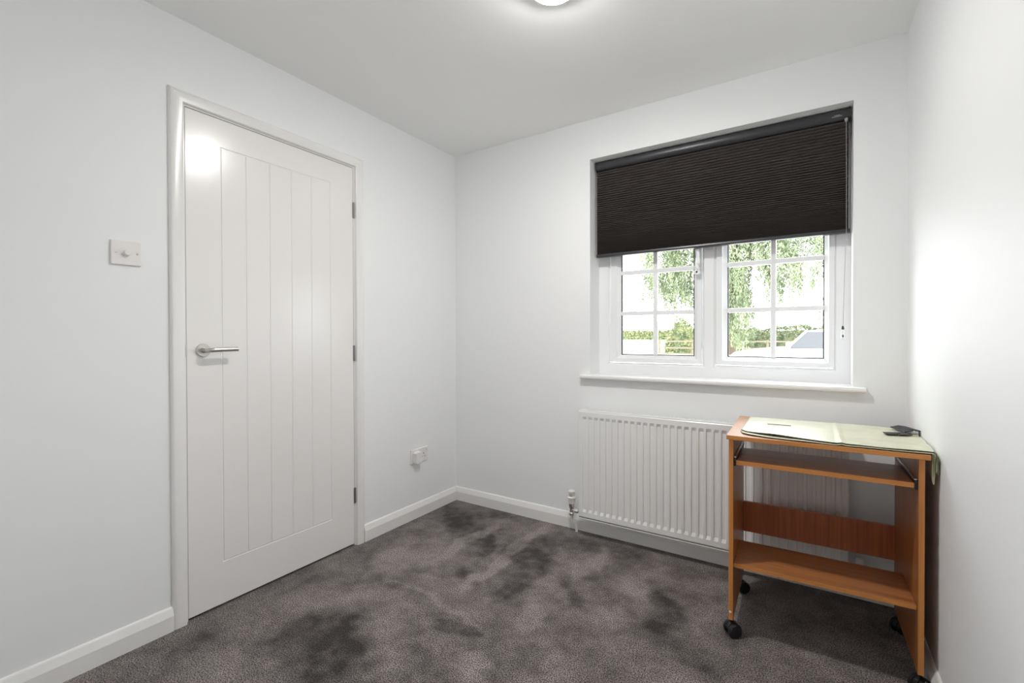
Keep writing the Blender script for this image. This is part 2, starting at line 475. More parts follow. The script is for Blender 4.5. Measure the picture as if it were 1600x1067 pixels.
# ---------------------------------------------------------------- double socket with a plug-in adaptor
KY, KZ = -0.3555, 0.3755
so = empty('wall_socket', (0, KY, KZ)); tag(so, 'white double wall socket low on the wall between the door and corner', 'socket')
bm = bmesh.new(); box(bm, 0, 0.0088, -0.073, 0.073, -0.043, 0.043)
link_mesh('faceplate', bm, M['plastic'], so, bevel=0.003)
for s in (-0.034, 0.034):
    bm = bmesh.new()
    box(bm, 0.0084, 0.0091, s - 0.0022, s + 0.0022, 0.001, 0.010)
    for d in (-0.011, 0.011): box(bm, 0.0084, 0.0091, s + d - 0.0032, s + d + 0.0032, -0.0150, -0.0110)
    link_mesh('pin_slots', bm, M['hole'], so)
for s in (-0.007, 0.060):
    bm = bmesh.new(); box(bm, 0.0085, 0.0125, s - 0.0045, s + 0.0045, 0.014, 0.030)
    link_mesh('rocker_switch', bm, M['plastic'], so, bevel=0.0012)
    bm = bmesh.new(); box(bm, 0.0124, 0.0128, s - 0.003, s + 0.003, 0.026, 0.0285)
    link_mesh('indicator', bm, mat('red_indicator', (0.5, 0.03, 0.02)), so)
bm = bmesh.new()
prism(bm, [(-0.060, -0.036), (-0.016, -0.036), (-0.012, -0.030), (-0.012, 0.026), (-0.020, 0.033), (-0.054, 0.033), (-0.062, 0.026), (-0.062, -0.030)], 'x', 0.0, 0.034)
ad = link_mesh('plug_adaptor', bm, M['plastic'], bevel=0.004, segs=3)
ad.location = (0.0089, KY + 0.003, KZ - 0.002)
tag(ad, 'small white plug-in adaptor in the left half of the low wall socket', 'plug')

# ---------------------------------------------------------------- window
WD = 0.135      # front face of the frame, behind the wall face
win = empty('window_1', (1.58, WD, 0.889)); struct(win, 'white casement window with two sashes and glazing bars')
WO = Vector((1.58, WD, 0.889))
def wpart(name, bm, m, parent=win, **k):
    for v in bm.verts: v.co -= WO
    return link_mesh(name, bm, m, parent, **k)
# white painted reveal linings (same plane as the opening)
S0, S1, SZT = 0.889, 0.889, 2.099
# board (sill)
bm = bmesh.new()
prof = [(WD + 0.02, 0.866), (-0.026, 0.866), (-0.032, 0.8685), (-0.0345, 0.8745), (-0.0345, 0.8805), (-0.032, 0.8865), (-0.026, 0.889), (WD + 0.02, 0.889)]
# nosing with horns either side of the reveal
prism(bm, [(WD, 0.8662), (0.0, 0.8662), (0.0, 0.889), (WD, 0.889)], 'x', WX0 + 0.0005, WX1 - 0.0005)
prism(bm, [(-0.0003, 0.866), (-0.026, 0.866), (-0.032, 0.8685), (-0.0345, 0.8745), (-0.0345, 0.8805), (-0.032, 0.8865), (-0.026, 0.889), (-0.0003, 0.889)], 'x', 0.932, 2.220)
wpart('window_sill', bm, M['gloss'], smooth=True)
# fixed frame members: profile with a small step
def frame_rect(bm, x0, x1, z0, z1, w, y0, y1):
    """rectangular frame, mitre-free: four boxes"""
    box(bm, x0, x0 + w, y0, y1, z0, z1); box(bm, x1 - w, x1, y0, y1, z0, z1)
    box(bm, x0 + w, x1 - w, y0, y1, z0, z0 + w); box(bm, x0 + w, x1 - w, y0, y1, z1 - w, z1)
def mitre_frame(bm, x0, x1, z0, z1, prof):
    """prof: list of (inset from outer edge, y). swept with mitres round a rectangle"""
    cs = [((x0, z0), (1, 1)), ((x1, z0), (-1, 1)), ((x1, z1), (-1, -1)), ((x0, z1), (1, -1))]
    rings = [[bm.verts.new((c[0] + n[0] * d, y, c[1] + n[1] * d)) for d, y in prof] for c, n in cs]
    for k in range(4):
        A, B = rings[k], rings[(k + 1) % 4]
        for i in range(len(prof)):
            j = (i + 1) % len(prof); bm.faces.new((A[i], A[j], B[j], B[i]))
FX0, FX1, FZ0, FZ1 = WX0 - 0.0, WX1 + 0.0, 0.889, WZ1
bm = bmesh.new()
mitre_frame(bm, FX0, FX1, FZ0, FZ1, [(0, WD), (0.052, WD), (0.058, WD + 0.006), (0.064, WD + 0.010), (0.064, WD + 0.055), (0, WD + 0.055)])
prism2 = [(1.552, WD + 0.010), (1.558, WD + 0.006), (1.564, WD), (1.606, WD), (1.612, WD + 0.006), (1.618, WD + 0.010), (1.618, WD + 0.055), (1.552, WD + 0.055)]
A = [bm.verts.new((x, y, FZ0 + 0.052)) for x, y in prism2]; B = [bm.verts.new((x, y, FZ1 - 0.052)) for x, y in prism2]
for i in range(8): bm.faces.new((A[i], A[(i + 1) % 8], B[(i + 1) % 8], B[i]))
wpart('window_frame', bm, M['upvc'])
def sash(x0, x1, gx0, gx1, vb, key):
    z0, z1, gz0, gz1 = 0.957, 2.036, 0.999, 1.930
    bm = bmesh.new()
    w = gx0 - x0; wr = x1 - gx1; wb = gz0 - z0; wt = z1 - gz1
    # face, bead slope and rebate built from nested rectangles with individual widths
    loops = []
    for f, y in ((0, WD + 0.012), (0, WD + 0.002), (0.04, WD - 0.002), (0.55, WD - 0.002), (0.62, WD + 0.002), (0.98, WD + 0.016), (1, WD + 0.017), (1, WD + 0.040), (0, WD + 0.040)):
        loops.append([bm.verts.new(p) for p in ((x0 + w * f, y, z0 + wb * f), (x1 - wr * f, y, z0 + wb * f), (x1 - wr * f, y, z1 - wt * f), (x0 + w * f, y, z1 - wt * f))])
    n = len(loops)
    for k in range(n):
        A, B = loops[k], loops[(k + 1) % n]
        for i in range(4):
            j = (i + 1) % 4; bm.faces.new((A[i], A[j], B[j], B[i]))
    s = wpart('sash', bm, M['upvc'])
    # gasket
    bm = bmesh.new()
    mitre_frame(bm, gx0 - 0.001, gx1 + 0.001, gz0 - 0.001, gz1 + 0.001, [(0, WD + 0.0165), (0.0050, WD + 0.0175), (0.0050, WD + 0.034), (0, WD + 0.034)])
    wpart('gasket', bm, M['gasket'], s)
    # pane
    bm = bmesh.new(); vs = [bm.verts.new(p) for p in ((gx0, WD + 0.022, gz0), (gx1, WD + 0.022, gz0), (gx1, WD + 0.022, gz1), (gx0, WD + 0.022, gz1))]; bm.faces.new(vs)
    wpart('pane', bm, M['glass'], s)
    # glazing bars with chamfered faces, each on black tape
    bm = bmesh.new(); hb = 0.0115
    zb = [1.2345, 1.4665, 1.698]
    box(bm, vb - hb, vb + hb, WD + 0.010, WD + 0.0215, gz0, gz1)
    for z in zb: box(bm, gx0, gx1, WD + 0.0097, WD + 0.0213, z - hb, z + hb)
    box(bm, vb - hb, vb + hb, WD + 0.0225, WD + 0.034, gz0, gz1)
    for z in zb: box(bm, gx0, gx1, WD + 0.0227, WD + 0.0337, z - hb, z + hb)
    wpart('glazing_bars', bm, M['upvc'], s, bevel=0.003)
    return s
sL = sash(1.0525, 1.5490, 1.1120, 1.5105, 1.3060, 'L')
sR = sash(1.6180, 2.1190, 1.6715, 2.0790, 1.8745, 'R')
# espagnolette handle on the left sash
bm = bmesh.new()
hx, hz = 1.5325, 1.437
prism(bm, [(hx - 0.0095, WD - 0.002), (hx + 0.0095, WD - 0.002), (hx + 0.0095, WD - 0.012), (hx + 0.006, WD - 0.016), (hx - 0.006, WD - 0.016), (hx - 0.0095, WD - 0.012)], 'x', 0, 1) if False else None
box(bm, hx - 0.0105, hx + 0.0105, WD - 0.014, WD - 0.002, hz - 0.014, hz + 0.075)
lathe(bm, (hx - 0.001, WD - 0.010, hz), (0, -1, 0), [(0, 0), (0.0165, 0), (0.0165, 0.018), (0.014, 0.024), (0, 0.025)], 28)
tube(bm, [(hx + 0.002, WD - 0.026, hz), (hx + 0.006, WD - 0.036, hz + 0.018), (hx + 0.008, WD - 0.042, hz + 0.045), (hx + 0.006, WD - 0.042, hz + 0.095), (hx + 0.004, WD - 0.042, hz + 0.115)], 0.0075, 14)
hnd = wpart('window_handle', bm, M['upvc'], sL, bevel=0.002)
bm = bmesh.new(); cyl(bm, (hx - 0.001, WD - 0.0345, hz), (hx - 0.001, WD - 0.0360, hz), 0.0045, seg=16)
wpart('keyhole', bm, M['hole'], sL)

# ---------------------------------------------------------------- pleated blind
bl = empty('pleated_blind', (1.58, 0.075, 2.096)); tag(bl, 'charcoal pleated blind covering the upper half of the window', 'blind')
BO = Vector((1.58, 0.075, 2.096))
def bpart(name, bm, m, parent=bl, **k):
    for v in bm.verts: v.co -= BO
    return link_mesh(name, bm, m, parent, **k)
BX0, BX1 = 0.9935, 2.1705
bm = bmesh.new()
hp = [(0.056, 2.094), (0.054, 2.086), (0.0535, 2.072), (0.055, 2.062), (0.060, 2.054), (0.068, 2.048), (0.078, 2.047), (0.098, 2.047), (0.098, 2.096), (0.060, 2.096)]
prism(bm, hp, 'x', BX0 + 0.004, BX1 - 0.004)
bpart('headrail', bm, M['rail'], smooth=True)
for xa, xb in ((BX0, BX0 + 0.004), (BX1 - 0.004, BX1)):
    bm = bmesh.new()
    prism(bm, [(0.0525, 2.096), (0.0515, 2.070), (0.054, 2.058), (0.061, 2.050), (0.070, 2.045), (0.100, 2.045), (0.100, 2.097)], 'x', xa, xb)
    bpart('end_cap', bm, M['dark'])
bm = bmesh.new()
box(bm, 2.103, 2.140, 0.0520, 0.0560, 2.064, 2.066); box(bm, 2.112, 2.132, 0.0520, 0.0560, 2.069, 2.071)
bpart('clip', bm, M['cord'])
# fabric: honeycomb pleats whose spacing tightens downward
z = 2.046; zb_end = 1.572
n = 46
st = [12.0 * (1 - i / n) + 4.6 * (i / n) for i in range(n)]
tot = sum(st); st = [s * (z - zb_end) / tot for s in st]
bm = bmesh.new()
front, back = [], []
yf, yr = 0.064, 0.092
zz = z
pf = [(yf + 0.012, zz)]; pb = [(yr - 0.006, zz)]
for s in st:
    pf += [(yf + 0.0008, zz - s * .40), (yf, zz - s * .5), (yf + 0.0008, zz - s * .60), (yf + 0.012, zz - s)]
    pb += [(yr, zz - s * .5), (yr - 0.006, zz - s)]
    zz -= s
for P_ in (pf, pb):
    A = [bm.verts.new((BX0 + 0.003, y, q)) for y, q in P_]; B = [bm.verts.new((BX1 - 0.007, y, q)) for y, q in P_]
    for i in range(len(P_) - 1): bm.faces.new((A[i], A[i + 1], B[i + 1], B[i]))
fab = bpart('pleated_fabric', bm, M['blind'])
bm = bmesh.new()
prism(bm, [(0.064, 1.572), (0.062, 1.568), (0.062, 1.560), (0.065, 1.556), (0.091, 1.556), (0.094, 1.560), (0.094, 1.572)], 'x', BX0 + 0.001, BX1 - 0.001)
bpart('bottom_rail', bm, M['rail'], smooth=True)
bm = bmesh.new()
lathe(bm, (2.1545, 0.055, 2.050), (0, 0, -1), [(0, -0.004), (0.006, 0), (0.007, 0.006), (0.0045, 0.014), (0, 0.016)], 16)
bpart('cord_guide', bm, M['cord'])
bm = bmesh.new()
tube(bm, [(2.1545, 0.055, 2.038), (2.1555, 0.054, 1.80), (2.1560, 0.053, 1.56), (2.150, 0.055, 1.35), (2.1455, 0.056, 1.146)], 0.0011, 8)
cd = bpart('pull_cord', bm, M['cord'])
bm = bmesh.new()
lathe(bm, (2.1450, 0.056, 1.148), (0, 0, -1), [(0, 0), (0.003, 0), (0.0052, 0.010), (0.0052, 0.016), (0, 0.016)], 14, 0)
lathe(bm, (2.1450, 0.056, 1.132), (0, 0, -1), [(0, 0), (0.0048, 0), (0.0070, 0.030), (0.0070, 0.040), (0, 0.042)], 14, 1)
box(bm, 2.1425, 2.1475, 0.0470, 0.0500, 1.0985, 1.1085, 0)
for v in bm.verts: v.co -= BO
link_mesh('toggle', bm, parent=cd, mats=[M['dark'], M['upvc']], smooth=True)

# ---------------------------------------------------------------- radiator
RX0, RX1, RZ0, RZ1, RY = 0.955, 2.160, 0.112, 0.697, -0.100
rad = empty('radiator', (1.557, -0.060, RZ0)); tag(rad, 'white ribbed panel radiator on the wall below the window', 'radiator')
RO = Vector((1.557, -0.060, RZ0))
def rpart(name, bm, m, parent=rad, **k):
    for v in bm.verts: v.co -= RO
    return link_mesh(name, bm, m, parent, **k)
def rad_panel(yf, yb, name):
    """pressed steel panel: vertical channels with rounded ends"""
    bm = bmesh.new()
    pitch = 0.03335; nch = int((RX1 - RX0 - 0.02) / pitch)
    off = (RX1 - RX0 - nch * pitch) / 2
    s = 1 if yf < yb else -1
    xs = [(RX0, 0.004), (RX0 + 0.003, 0.0)]; D = 0.0065
    for k in range(nch):
        c = RX0 + off + pitch * (k + .5)
        xs += [(c - 0.0115, 0), (c - 0.0085, 1), (c + 0.0085, 1), (c + 0.0115, 0)]
    xs += [(RX1 - 0.003, 0.0), (RX1, 0.004)]
    zl = [(RZ0, 0, 0.004), (RZ0 + 0.006, 0, 0), (RZ0 + 0.030, 0, 0), (RZ0 + 0.046, 1, 0), (RZ1 - 0.046, 1, 0), (RZ1 - 0.030, 0, 0), (RZ1 - 0.006, 0, 0), (RZ1, 0, 0.004)]
    g = []
    for z_, ch, e in zl:
        row = []
        for x_, d in xs:
            dd = e if d != 1 else (D * ch if ch else 0) + e
            if d == 0.004: dd = 0.004
            # base (between water channels) is set back; channels stand proud
            row.append(bm.verts.new((x_, yf + s * dd, z_)))
        g.append(row)
    for j in range(len(zl) - 1):
        for i in range(len(xs) - 1): bm.faces.new((g[j][i], g[j][i + 1], g[j + 1][i + 1], g[j + 1][i]))
    bk = [bm.verts.new(p) for p in ((RX0, yb, RZ0), (RX1, yb, RZ0), (RX1, yb, RZ1), (RX0, yb, RZ1))]
    bm.faces.new(bk); bm.faces.new([bk[0], bk[1]] + g[0][::-1]); bm.faces.new([bk[3], bk[2]] + g[-1][::-1])
    bm.faces.new([bk[0]] + [r[0] for r in g] + [bk[3]]); bm.faces.new([bk[1]] + [r[-1] for r in g] + [bk[2]])
    return rpart(name, bm, M['rad'])
rad_panel(RY, RY + 0.013, 'front_panel')
rad_panel(-0.036, -0.049, 'rear_panel')
# convector fins
bm = bmesh.new()
k = RX0 + 0.03
while k < RX1 - 0.03:
    box(bm, k, k + 0.0012, RY + 0.014, -0.050, RZ0 + 0.03, RZ1 - 0.006); k += 0.0167
box(bm, RX0 + 0.02, RX1 - 0.02, RY + 0.030, -0.0495, RZ1 - 0.006, RZ1 - 0.003)  # added dark strip under the grille slots, standing in for shade inside
rpart('convector_fins_and_shade_strip', bm, M['radgap'])
bm = bmesh.new(); box(bm, RX0 + 0.001, RX1 - 0.001, RY - 0.0010, RY + 0.012, RZ0 - 0.0065, RZ0 - 0.0025)
rpart('bottom_lip', bm, M['rad'])
bm = bmesh.new(); box(bm, RX0 + 0.002, RX1 - 0.002, RY + 0.002, RY + 0.011, RZ0 - 0.0024, RZ0 - 0.0001)  # dark strip filling the gap above the lip, in place of its shade
rpart('bottom_gap_shade', bm, M['radgap'])
# top grille and end covers
bm = bmesh.new()
box(bm, RX0 + 0.002, RX1 - 0.002, RY + 0.002, RY + 0.034, RZ1 + 0.0005, RZ1 + 0.0022)
box(bm, RX0 + 0.002, RX1 - 0.002, -0.0385, -0.035, RZ1 + 0.0005, RZ1 + 0.0022)
k = RX0 + 0.030
box(bm, RX0 + 0.002, k, RY + 0.034, -0.0385, RZ1 + 0.0005, RZ1 + 0.0022)
while k < RX1 - 0.035:
    box(bm, k + 0.0085, k + 0.0127, RY + 0.034, -0.0385, RZ1 + 0.0005, RZ1 + 0.0022); k += 0.0127
box(bm, k, RX1 - 0.002, RY + 0.034, -0.0385, RZ1 + 0.0005, RZ1 + 0.0022)
rpart('top_grille', bm, M['rad'])
for xa, xb in ((RX0 - 0.0015, RX0 + 0.0015), (RX1 - 0.0015, RX1 + 0.0015)):
    bm = bmesh.new(); box(bm, xa, xb, RY + 0.006, -0.038, RZ0 + 0.01, RZ1 + 0.002)
    rpart('side_panel', bm, M['rad'])
bm = bmesh.new()
bm.free()
for x_ in (RX0 + 0.12, RX1 - 0.12):
    bm = bmesh.new(); box(bm, x_ - 0.015, x_ + 0.015, -0.036, -0.0005, RZ0 + 0.05, RZ1 - 0.05)
    rpart('wall_bracket', bm, M['rad'])
# thermostatic valve, left end
vx, vy = 0.898, -0.066
bm = bmesh.new()
lathe(bm, (vx, vy, 0.163), (0, 0, 1), [(0, 0), (0.0165, 0), (0.0195, 0.004), (0.0200, 0.026), (0.0225, 0.030), (0.0225, 0.036), (0.0170, 0.041), (0.0170, 0.060), (0.0188, 0.063), (0.0188, 0.070), (0.016, 0.073), (0, 0.073)], 26)
trv = rpart('thermostatic_valve', bm, M['plastic'], smooth=True)
bm = bmesh.new()
for dx in (-0.004, 0.004): box(bm, vx + dx - 0.001 + 0.004, vx + dx + 0.001 + 0.004, vy - 0.0176, vy - 0.0160, 0.206, 0.219)
for v in bm.verts: v.co -= RO
link_mesh('setting_marks', bm, M['hole'], trv)
bm = bmesh.new()
lathe(bm, (vx, vy, 0.097), (0, 0, 1), [(0, 0), (0.0120, 0), (0.0150, 0.003), (0.0150, 0.014), (0.0115, 0.018), (0.0115, 0.040), (0.0145, 0.044), (0.0160, 0.052), (0.0160, 0.066), (0, 0.066)], 20)
cyl(bm, (vx, vy, 0.128), (RX0, vy, 0.128), 0.0085, seg=18); cyl(bm, (vx + 0.020, vy, 0.128), (vx + 0.042, vy, 0.128), 0.0135, seg=6)
for v in bm.verts: v.co -= RO
link_mesh('valve_body', bm, M['chrome'], trv, smooth=True)
bm = bmesh.new()
tube(bm, [(vx, vy, 0.100), (vx, vy, 0.068), (vx + 0.003, vy + 0.004, 0.058), (vx + 0.017, vy + 0.020, 0.046), (vx + 0.020, vy + 0.024, 0.036), (vx + 0.020, vy + 0.024, 0.0)], 0.0078, 14)
for v in bm.verts: v.co -= RO
link_mesh('pipe', bm, M['rad'], trv, smooth=True)
# lockshield valve, right end
lx = RX1 + 0.040
bm = bmesh.new()
lathe(bm, (lx, vy, 0.150), (0, 0, 1), [(0, 0), (0.0150, 0), (0.0150, 0.030), (0.0120, 0.040), (0, 0.043)], 22)
lk = rpart('lockshield_valve', bm, M['plastic'], smooth=True)
bm = bmesh.new()
lathe(bm, (lx, vy, 0.100), (0, 0, 1), [(0, 0), (0.011, 0), (0.011, 0.014), (0.0085, 0.018), (0.0085, 0.05), (0, 0.05)], 20)
cyl(bm, (lx, vy, 0.128), (RX1, vy, 0.128), 0.0085, seg=18)
for v in bm.verts: v.co -= RO
link_mesh('valve_body', bm, M['chrome'], lk, smooth=True)
bm = bmesh.new(); tube(bm, [(lx, vy, 0.104), (lx, vy, 0.094), (lx, vy + 0.006, 0.084), (lx, vy + 0.020, 0.078), (lx, -0.019, 0.078)], 0.0078, 14)
for v in bm.verts: v.co -= RO
link_mesh('pipe', bm, M['rad'], lk, smooth=True)

# ---------------------------------------------------------------- ceiling light
CLX, CLY = 1.285, -1.015
cl = empty('ceiling_light', (CLX, CLY, H)); tag(cl, 'round flush ceiling light glowing at the top edge of the view', 'ceiling light')
bm = bmesh.new(); lathe(bm, (0, 0, 0), (0, 0, -1), [(0, 0), (0.075, 0), (0.0780, 0.003), (0.0780, 0.0305), (0.0768, 0.0317), (0.0738, 0.0317), (0.0738, 0.027), (0, 0.027)], 48)
link_mesh('base_ring', bm, M['plastic'], cl, smooth=True)
bm = bmesh.new(); lathe(bm, (0, 0, -0.0272), (0, 0, -1), [(0.072, 0), (0.0725, 0.005), (0.069, 0.009), (0.060, 0.013), (0.044, 0.0165), (0.023, 0.0185), (0, 0.019)], 48)
link_mesh('diffuser', bm, mat('glowing_opal_diffuser', (0.9, 0.9, 0.88), 0.4, emit=(1.0, 0.978, 0.955), estr=LAMP), cl, smooth=True)

# ---------------------------------------------------------------- computer desk on castors
DX, DYF, TOPZ = 2.0505, -0.5800, 0.745
dk = empty('computer_desk', (DX, DYF, 0), R(1.2)); tag(dk, 'small orange-brown wooden computer desk on black castors in the corner', 'desk')
# local coords: x -0.28..0.28, y 0 (front) .. 0.47 (rear)
def kpart(name, bm, m=None, parent=dk, **k): return link_mesh(name, bm, m, parent, **k)
def board(bm, x0, x1, y0, y1, z0, z1):
    """panel whose narrow front edge carries the edge band (material 1)"""
    box(bm, x0, x1, y0, y1, z0, z1)
    bm.faces.ensure_lookup_table()
    for f in bm.faces:
        f.normal_update()
bm = bmesh.new(); box(bm, -0.2810, 0.2800, -0.010, 0.465, TOPZ - 0.0155, TOPZ)
def edge_front(bm, yv):
    for f in bm.faces:
        c = f.calc_center_median()
        if abs(c.y - yv) < 1e-4: f.material_index = 1
edge_front(bm, -0.010)
kpart('top', bm, parent=dk, mats=[M['wood_top'], M['wood_edge']], bevel=0.0012)
PZ = 0.068
for s, (a, b) in ((-1, (-0.2740, -0.2590)), (1, (0.2530, 0.2680))):
    bm = bmesh.new(); box(bm, a, b, 0.0, 0.400, PZ, TOPZ - 0.016); edge_front(bm, 0.0)
    sp = kpart('side_panel', bm, mats=[M['wood_z'], M['wood_edge_z']], bevel=0.0008)
XI0, XI1 = -0.2585, 0.2525
# sliding keyboard shelf, its runners
bm = bmesh.new(); box(bm, XI0 + 0.008, XI1 - 0.008, 0.010, 0.235, 0.6365, 0.6525); edge_front(bm, 0.010)
kb = kpart('keyboard_shelf', bm, mats=[M['wood_x'], M['wood_edge']], bevel=0.0008)
for a, s in ((XI0, 1), (XI1, -1)):
    bm = bmesh.new()
    x0, x1 = sorted((a, a + s * 0.0075))
    box(bm, x0, x1, 0.008, 0.018, 0.632, 0.662)
    box(bm, x0, x1, 0.018, 0.330, 0.645, 0.662)
    kpart('runner', bm, M['dark'], bevel=0.0008)
    bm = bmesh.new(); x0, x1 = sorted((a + s * 0.002, a + s * 0.0085))
    box(bm, x0, x1, 0.010, 0.300, 0.6625, 0.6650)
    kpart('runner_rail', bm, M['chrome'])
# bottom shelf and back rail
bm = bmesh.new(); box(bm, XI0, XI1, 0.015, 0.240, 0.2585, 0.2735); edge_front(bm, 0.015)
kpart('bottom_shelf', bm, mats=[M['wood_x'], M['wood_edge']], bevel=0.0008)
bm = bmesh.new(); box(bm, XI0, XI1, 0.375, 0.390, 0.262, 0.390)
kpart('back_rail', bm, wood('red_brown_back_laminate', (0.29, 0.078, 0.024), (0.45, 0.132, 0.042), 'z'), bevel=0.0008)
# peg hole cap on the front left upright
bm = bmesh.new(); lathe(bm, (-0.2680, 0.0, 0.098), (0, -1, 0), [(0, 0), (0.0042, 0), (0.0040, 0.001), (0, 0.0014)], 16)
kpart('screw_cap', bm, M['plastic'])
# castors
for cx, sx in ((-0.2665, -1), (0.2605, 1)):
    for cy in (0.030, 0.370):
        bm = bmesh.new()
        cyl(bm, (cx, cy, 0.040), (cx, cy, PZ), 0.006, seg=14)
        # hood over the twin wheels
        A = []
        for k in range(9):
            t = math.pi * k / 8
            A.append((math.cos(t) * 0.0235, 0.026 + math.sin(t) * 0.0235))
        q = Matrix.Rotation(R(-52), 4, 'Z')
        vs = [[bm.verts.new(q @ Vector((s * 0.007, a[0], a[1])) + Vector((cx + 0.004, cy - 0.006, 0.002))) for a in A] for s in (-1, 1)]
        for i in range(8): bm.faces.new((vs[0][i], vs[0][i + 1], vs[1][i + 1], vs[1][i]))
        bm.faces.new(vs[0]); bm.faces.new(vs[1][::-1])
        ca = kpart('castor', bm, M['dark'], smooth=True)
        for s in (-1, 1):
            bm = bmesh.new()
            o = q @ Vector((s * 0.008, 0, 0)) + Vector((cx + 0.004, cy - 0.006, 0.0255))
            ax = q @ Vector((s, 0, 0))
            lathe(bm, o, ax, [(0, 0), (0.0225, 0), (0.0255, 0.002), (0.0255, 0.011), (0.0225, 0.015), (0.012, 0.0165), (0, 0.017)], 30)
            link_mesh('wheel', bm, M['dark'], ca, smooth=True)

# ---------------------------------------------------------------- folded cover on the desk
def lerp_tab(tab, x):
    if x <= tab[0][0]: return tab[0][1]
    for (a, b), (c, d) in zip(tab, tab[1:]):
        if x <= c: return b + (d - b) * (x - a) / (c - a)
    return tab[-1][1]
def cover_layer(name, zoff, front, back, x_left, drop, parent=None, wob=0.0, dropz=None):
    """cloth: u runs left to right along x, then bends over the right edge of the desk"""
    bm = bmesh.new()
    XE = 2.3345                         # where it folds over the edge
    L = (XE - x_left) + drop
    nu, nv = 90, 34
    g = []
    for j in range(nv + 1):
        t = j / nv
        row = []
        for i in range(nu + 1):
            s = i / nu * L
            x = x_left + s
            xf = min(x, XE)
            y0, y1 = lerp_tab(front, xf), lerp_tab(back, xf)
            y = y0 + (y1 - y0) * t
            z = TOPZ + zoff + 0.0022 * (noise.noise(Vector((xf * 9, y * 11, zoff * 300))) + 0.4) + wob * math.exp(-((xf - 1.93) / 0.09) ** 2) * math.exp(-t * 9)
            # long soft ridges in the right half
            if xf > 2.12: z += 0.0022 * max(0, math.sin((y + 0.1 * xf) * 42)) * min(1, (xf - 2.12) / 0.1)
            # crease
            z += 0.0030 * math.exp(-((xf - 2.112) / 0.007) ** 2)
            # front edge droops a little over the desk's edge at right
            if x > XE:
                dd = x - XE
                h = drop * (0.35 + 0.65 * (1 - min(1, max(0, (t - 0.05) / 0.45)))) / drop
                dz = dd * h
                fold = 0.0035 * math.sin(y * 95 + 1.0) * min(1, dd / 0.03)
                x_out = XE + 0.0135 * (1 - math.exp(-dd / 0.010)) + fold * 0.6
                px, pz = min(x_out, W - 0.0035), z - max(0, dz - 0.008)
            else:
                px, pz = x, z
                if x > XE - 0.012: pz -= 0.0
            row.append(bm.verts.new((px, y, max(pz, 0.0))))
        g.append(row)
    for j in range(nv):
        for i in range(nu):
            bm.faces.new((g[j][i], g[j][i + 1], g[j + 1][i + 1], g[j + 1][i]))
    o = link_mesh(name, bm, parent=parent, mats=[M['cover'], M['cover_rim']], smooth=True)
    s = o.modifiers.new('thickness', 'SOLIDIFY'); s.thickness = 0.0016; s.offset = 1
    s.material_offset_rim = 1  # the cloth's rim takes the darker material
    return o
frontA = [(1.806, -0.500), (1.815, -0.540), (1.84, -0.562), (1.90, -0.578), (2.00, -0.585), (2.10, -0.584), (2.25, -0.580), (2.334, -0.575)]
frontB = [(1.806, -0.498), (1.83, -0.530), (1.87, -0.545), (1.93, -0.556), (2.02, -0.568), (2.10, -0.575), (2.25, -0.572), (2.334, -0.567)]
backA = [(1.806, -0.180), (2.15, -0.158), (2.30, -0.170), (2.334, -0.180)]
cov = cover_layer('folded_cover', 0.0012, frontA, backA, 1.806, 0.070)
tag(cov, 'pale olive coated fabric cover lying folded on the desk and over its right edge', 'cover')
cover_layer('upper_layer', 0.0062, frontB, [(1.806, -0.176), (2.15, -0.160), (2.334, -0.176)], 1.8065, 0.050, cov, wob=0.004)
bm = bmesh.new()
# bunched folds hanging over the front right corner of the desk: plan point, top z, bottom z
FP = [(2.3350, -0.480, .7500, .690), (2.3345, -0.583, .7500, .668), (2.3375, -0.570, .7495, .655), (2.3395, -0.586, .7485, .657), (2.3415, -0.568, .7465, .672),
      (2.3435, -0.585, .7440, .690), (2.3460, -0.572, .7400, .698), (2.3480, -0.583, .7350, .702), (2.3490, -0.470, .7380, .700)]
rows = []
for k in range(9):
    f = k / 8
    rows.append([bm.verts.new((x - 0.0008 * math.sin(f * 3) * (i % 2), y + (0.012 * f if i % 2 else 0), zt_ + (zb_ - zt_) * f)) for i, (x, y, zt_, zb_) in enumerate(FP)])
for A, B in zip(rows, rows[1:]):
    for i in range(len(FP) - 1): bm.faces.new((A[i], A[i + 1], B[i + 1], B[i]))
link_mesh('hanging_folds', bm, M['cover'], cov, smooth=True)
# slot and strap
bm = bmesh.new()
tube(bm, [(1.884, -0.343, TOPZ + 0.0115), (1.925, -0.341, TOPZ + 0.0118), (1.964, -0.338, TOPZ + 0.0115)], 0.0014, 6)
link_mesh('stitched_slit', bm, M['strap'], cov)
bm = bmesh.new()
def strip(pts, w, th):
    for (a, b) in zip(pts, pts[1:]):
        a, b = Vector(a), Vector(b); d = (b - a); n = Vector((-d.y, d.x, 0)).normalized() * w / 2
        lo = [a - n, b - n, b + n, a + n]
        A = [bm.verts.new(p) for p in lo]; B = [bm.verts.new(p + Vector((0, 0, th))) for p in lo]
        for i in range(4): bm.faces.new((A[i], A[(i + 1) % 4], B[(i + 1) % 4], B[i]))
        bm.faces.new(A[::-1]); bm.faces.new(B)
zt = TOPZ + 0.0125
strip([(2.247, -0.335, zt), (2.280, -0.331, zt + .001), (2.316, -0.318, zt + 0.001)], 0.042, 0.003)
strip([(2.292, -0.250, zt + 0.003), (2.318, -0.242, zt + 0.010), (2.342, -0.232, zt + 0.007)], 0.10, 0.003)
link_mesh('strap', bm, M['strap'], cov, bevel=0.001)['label'] = 'black webbing strap and tab'

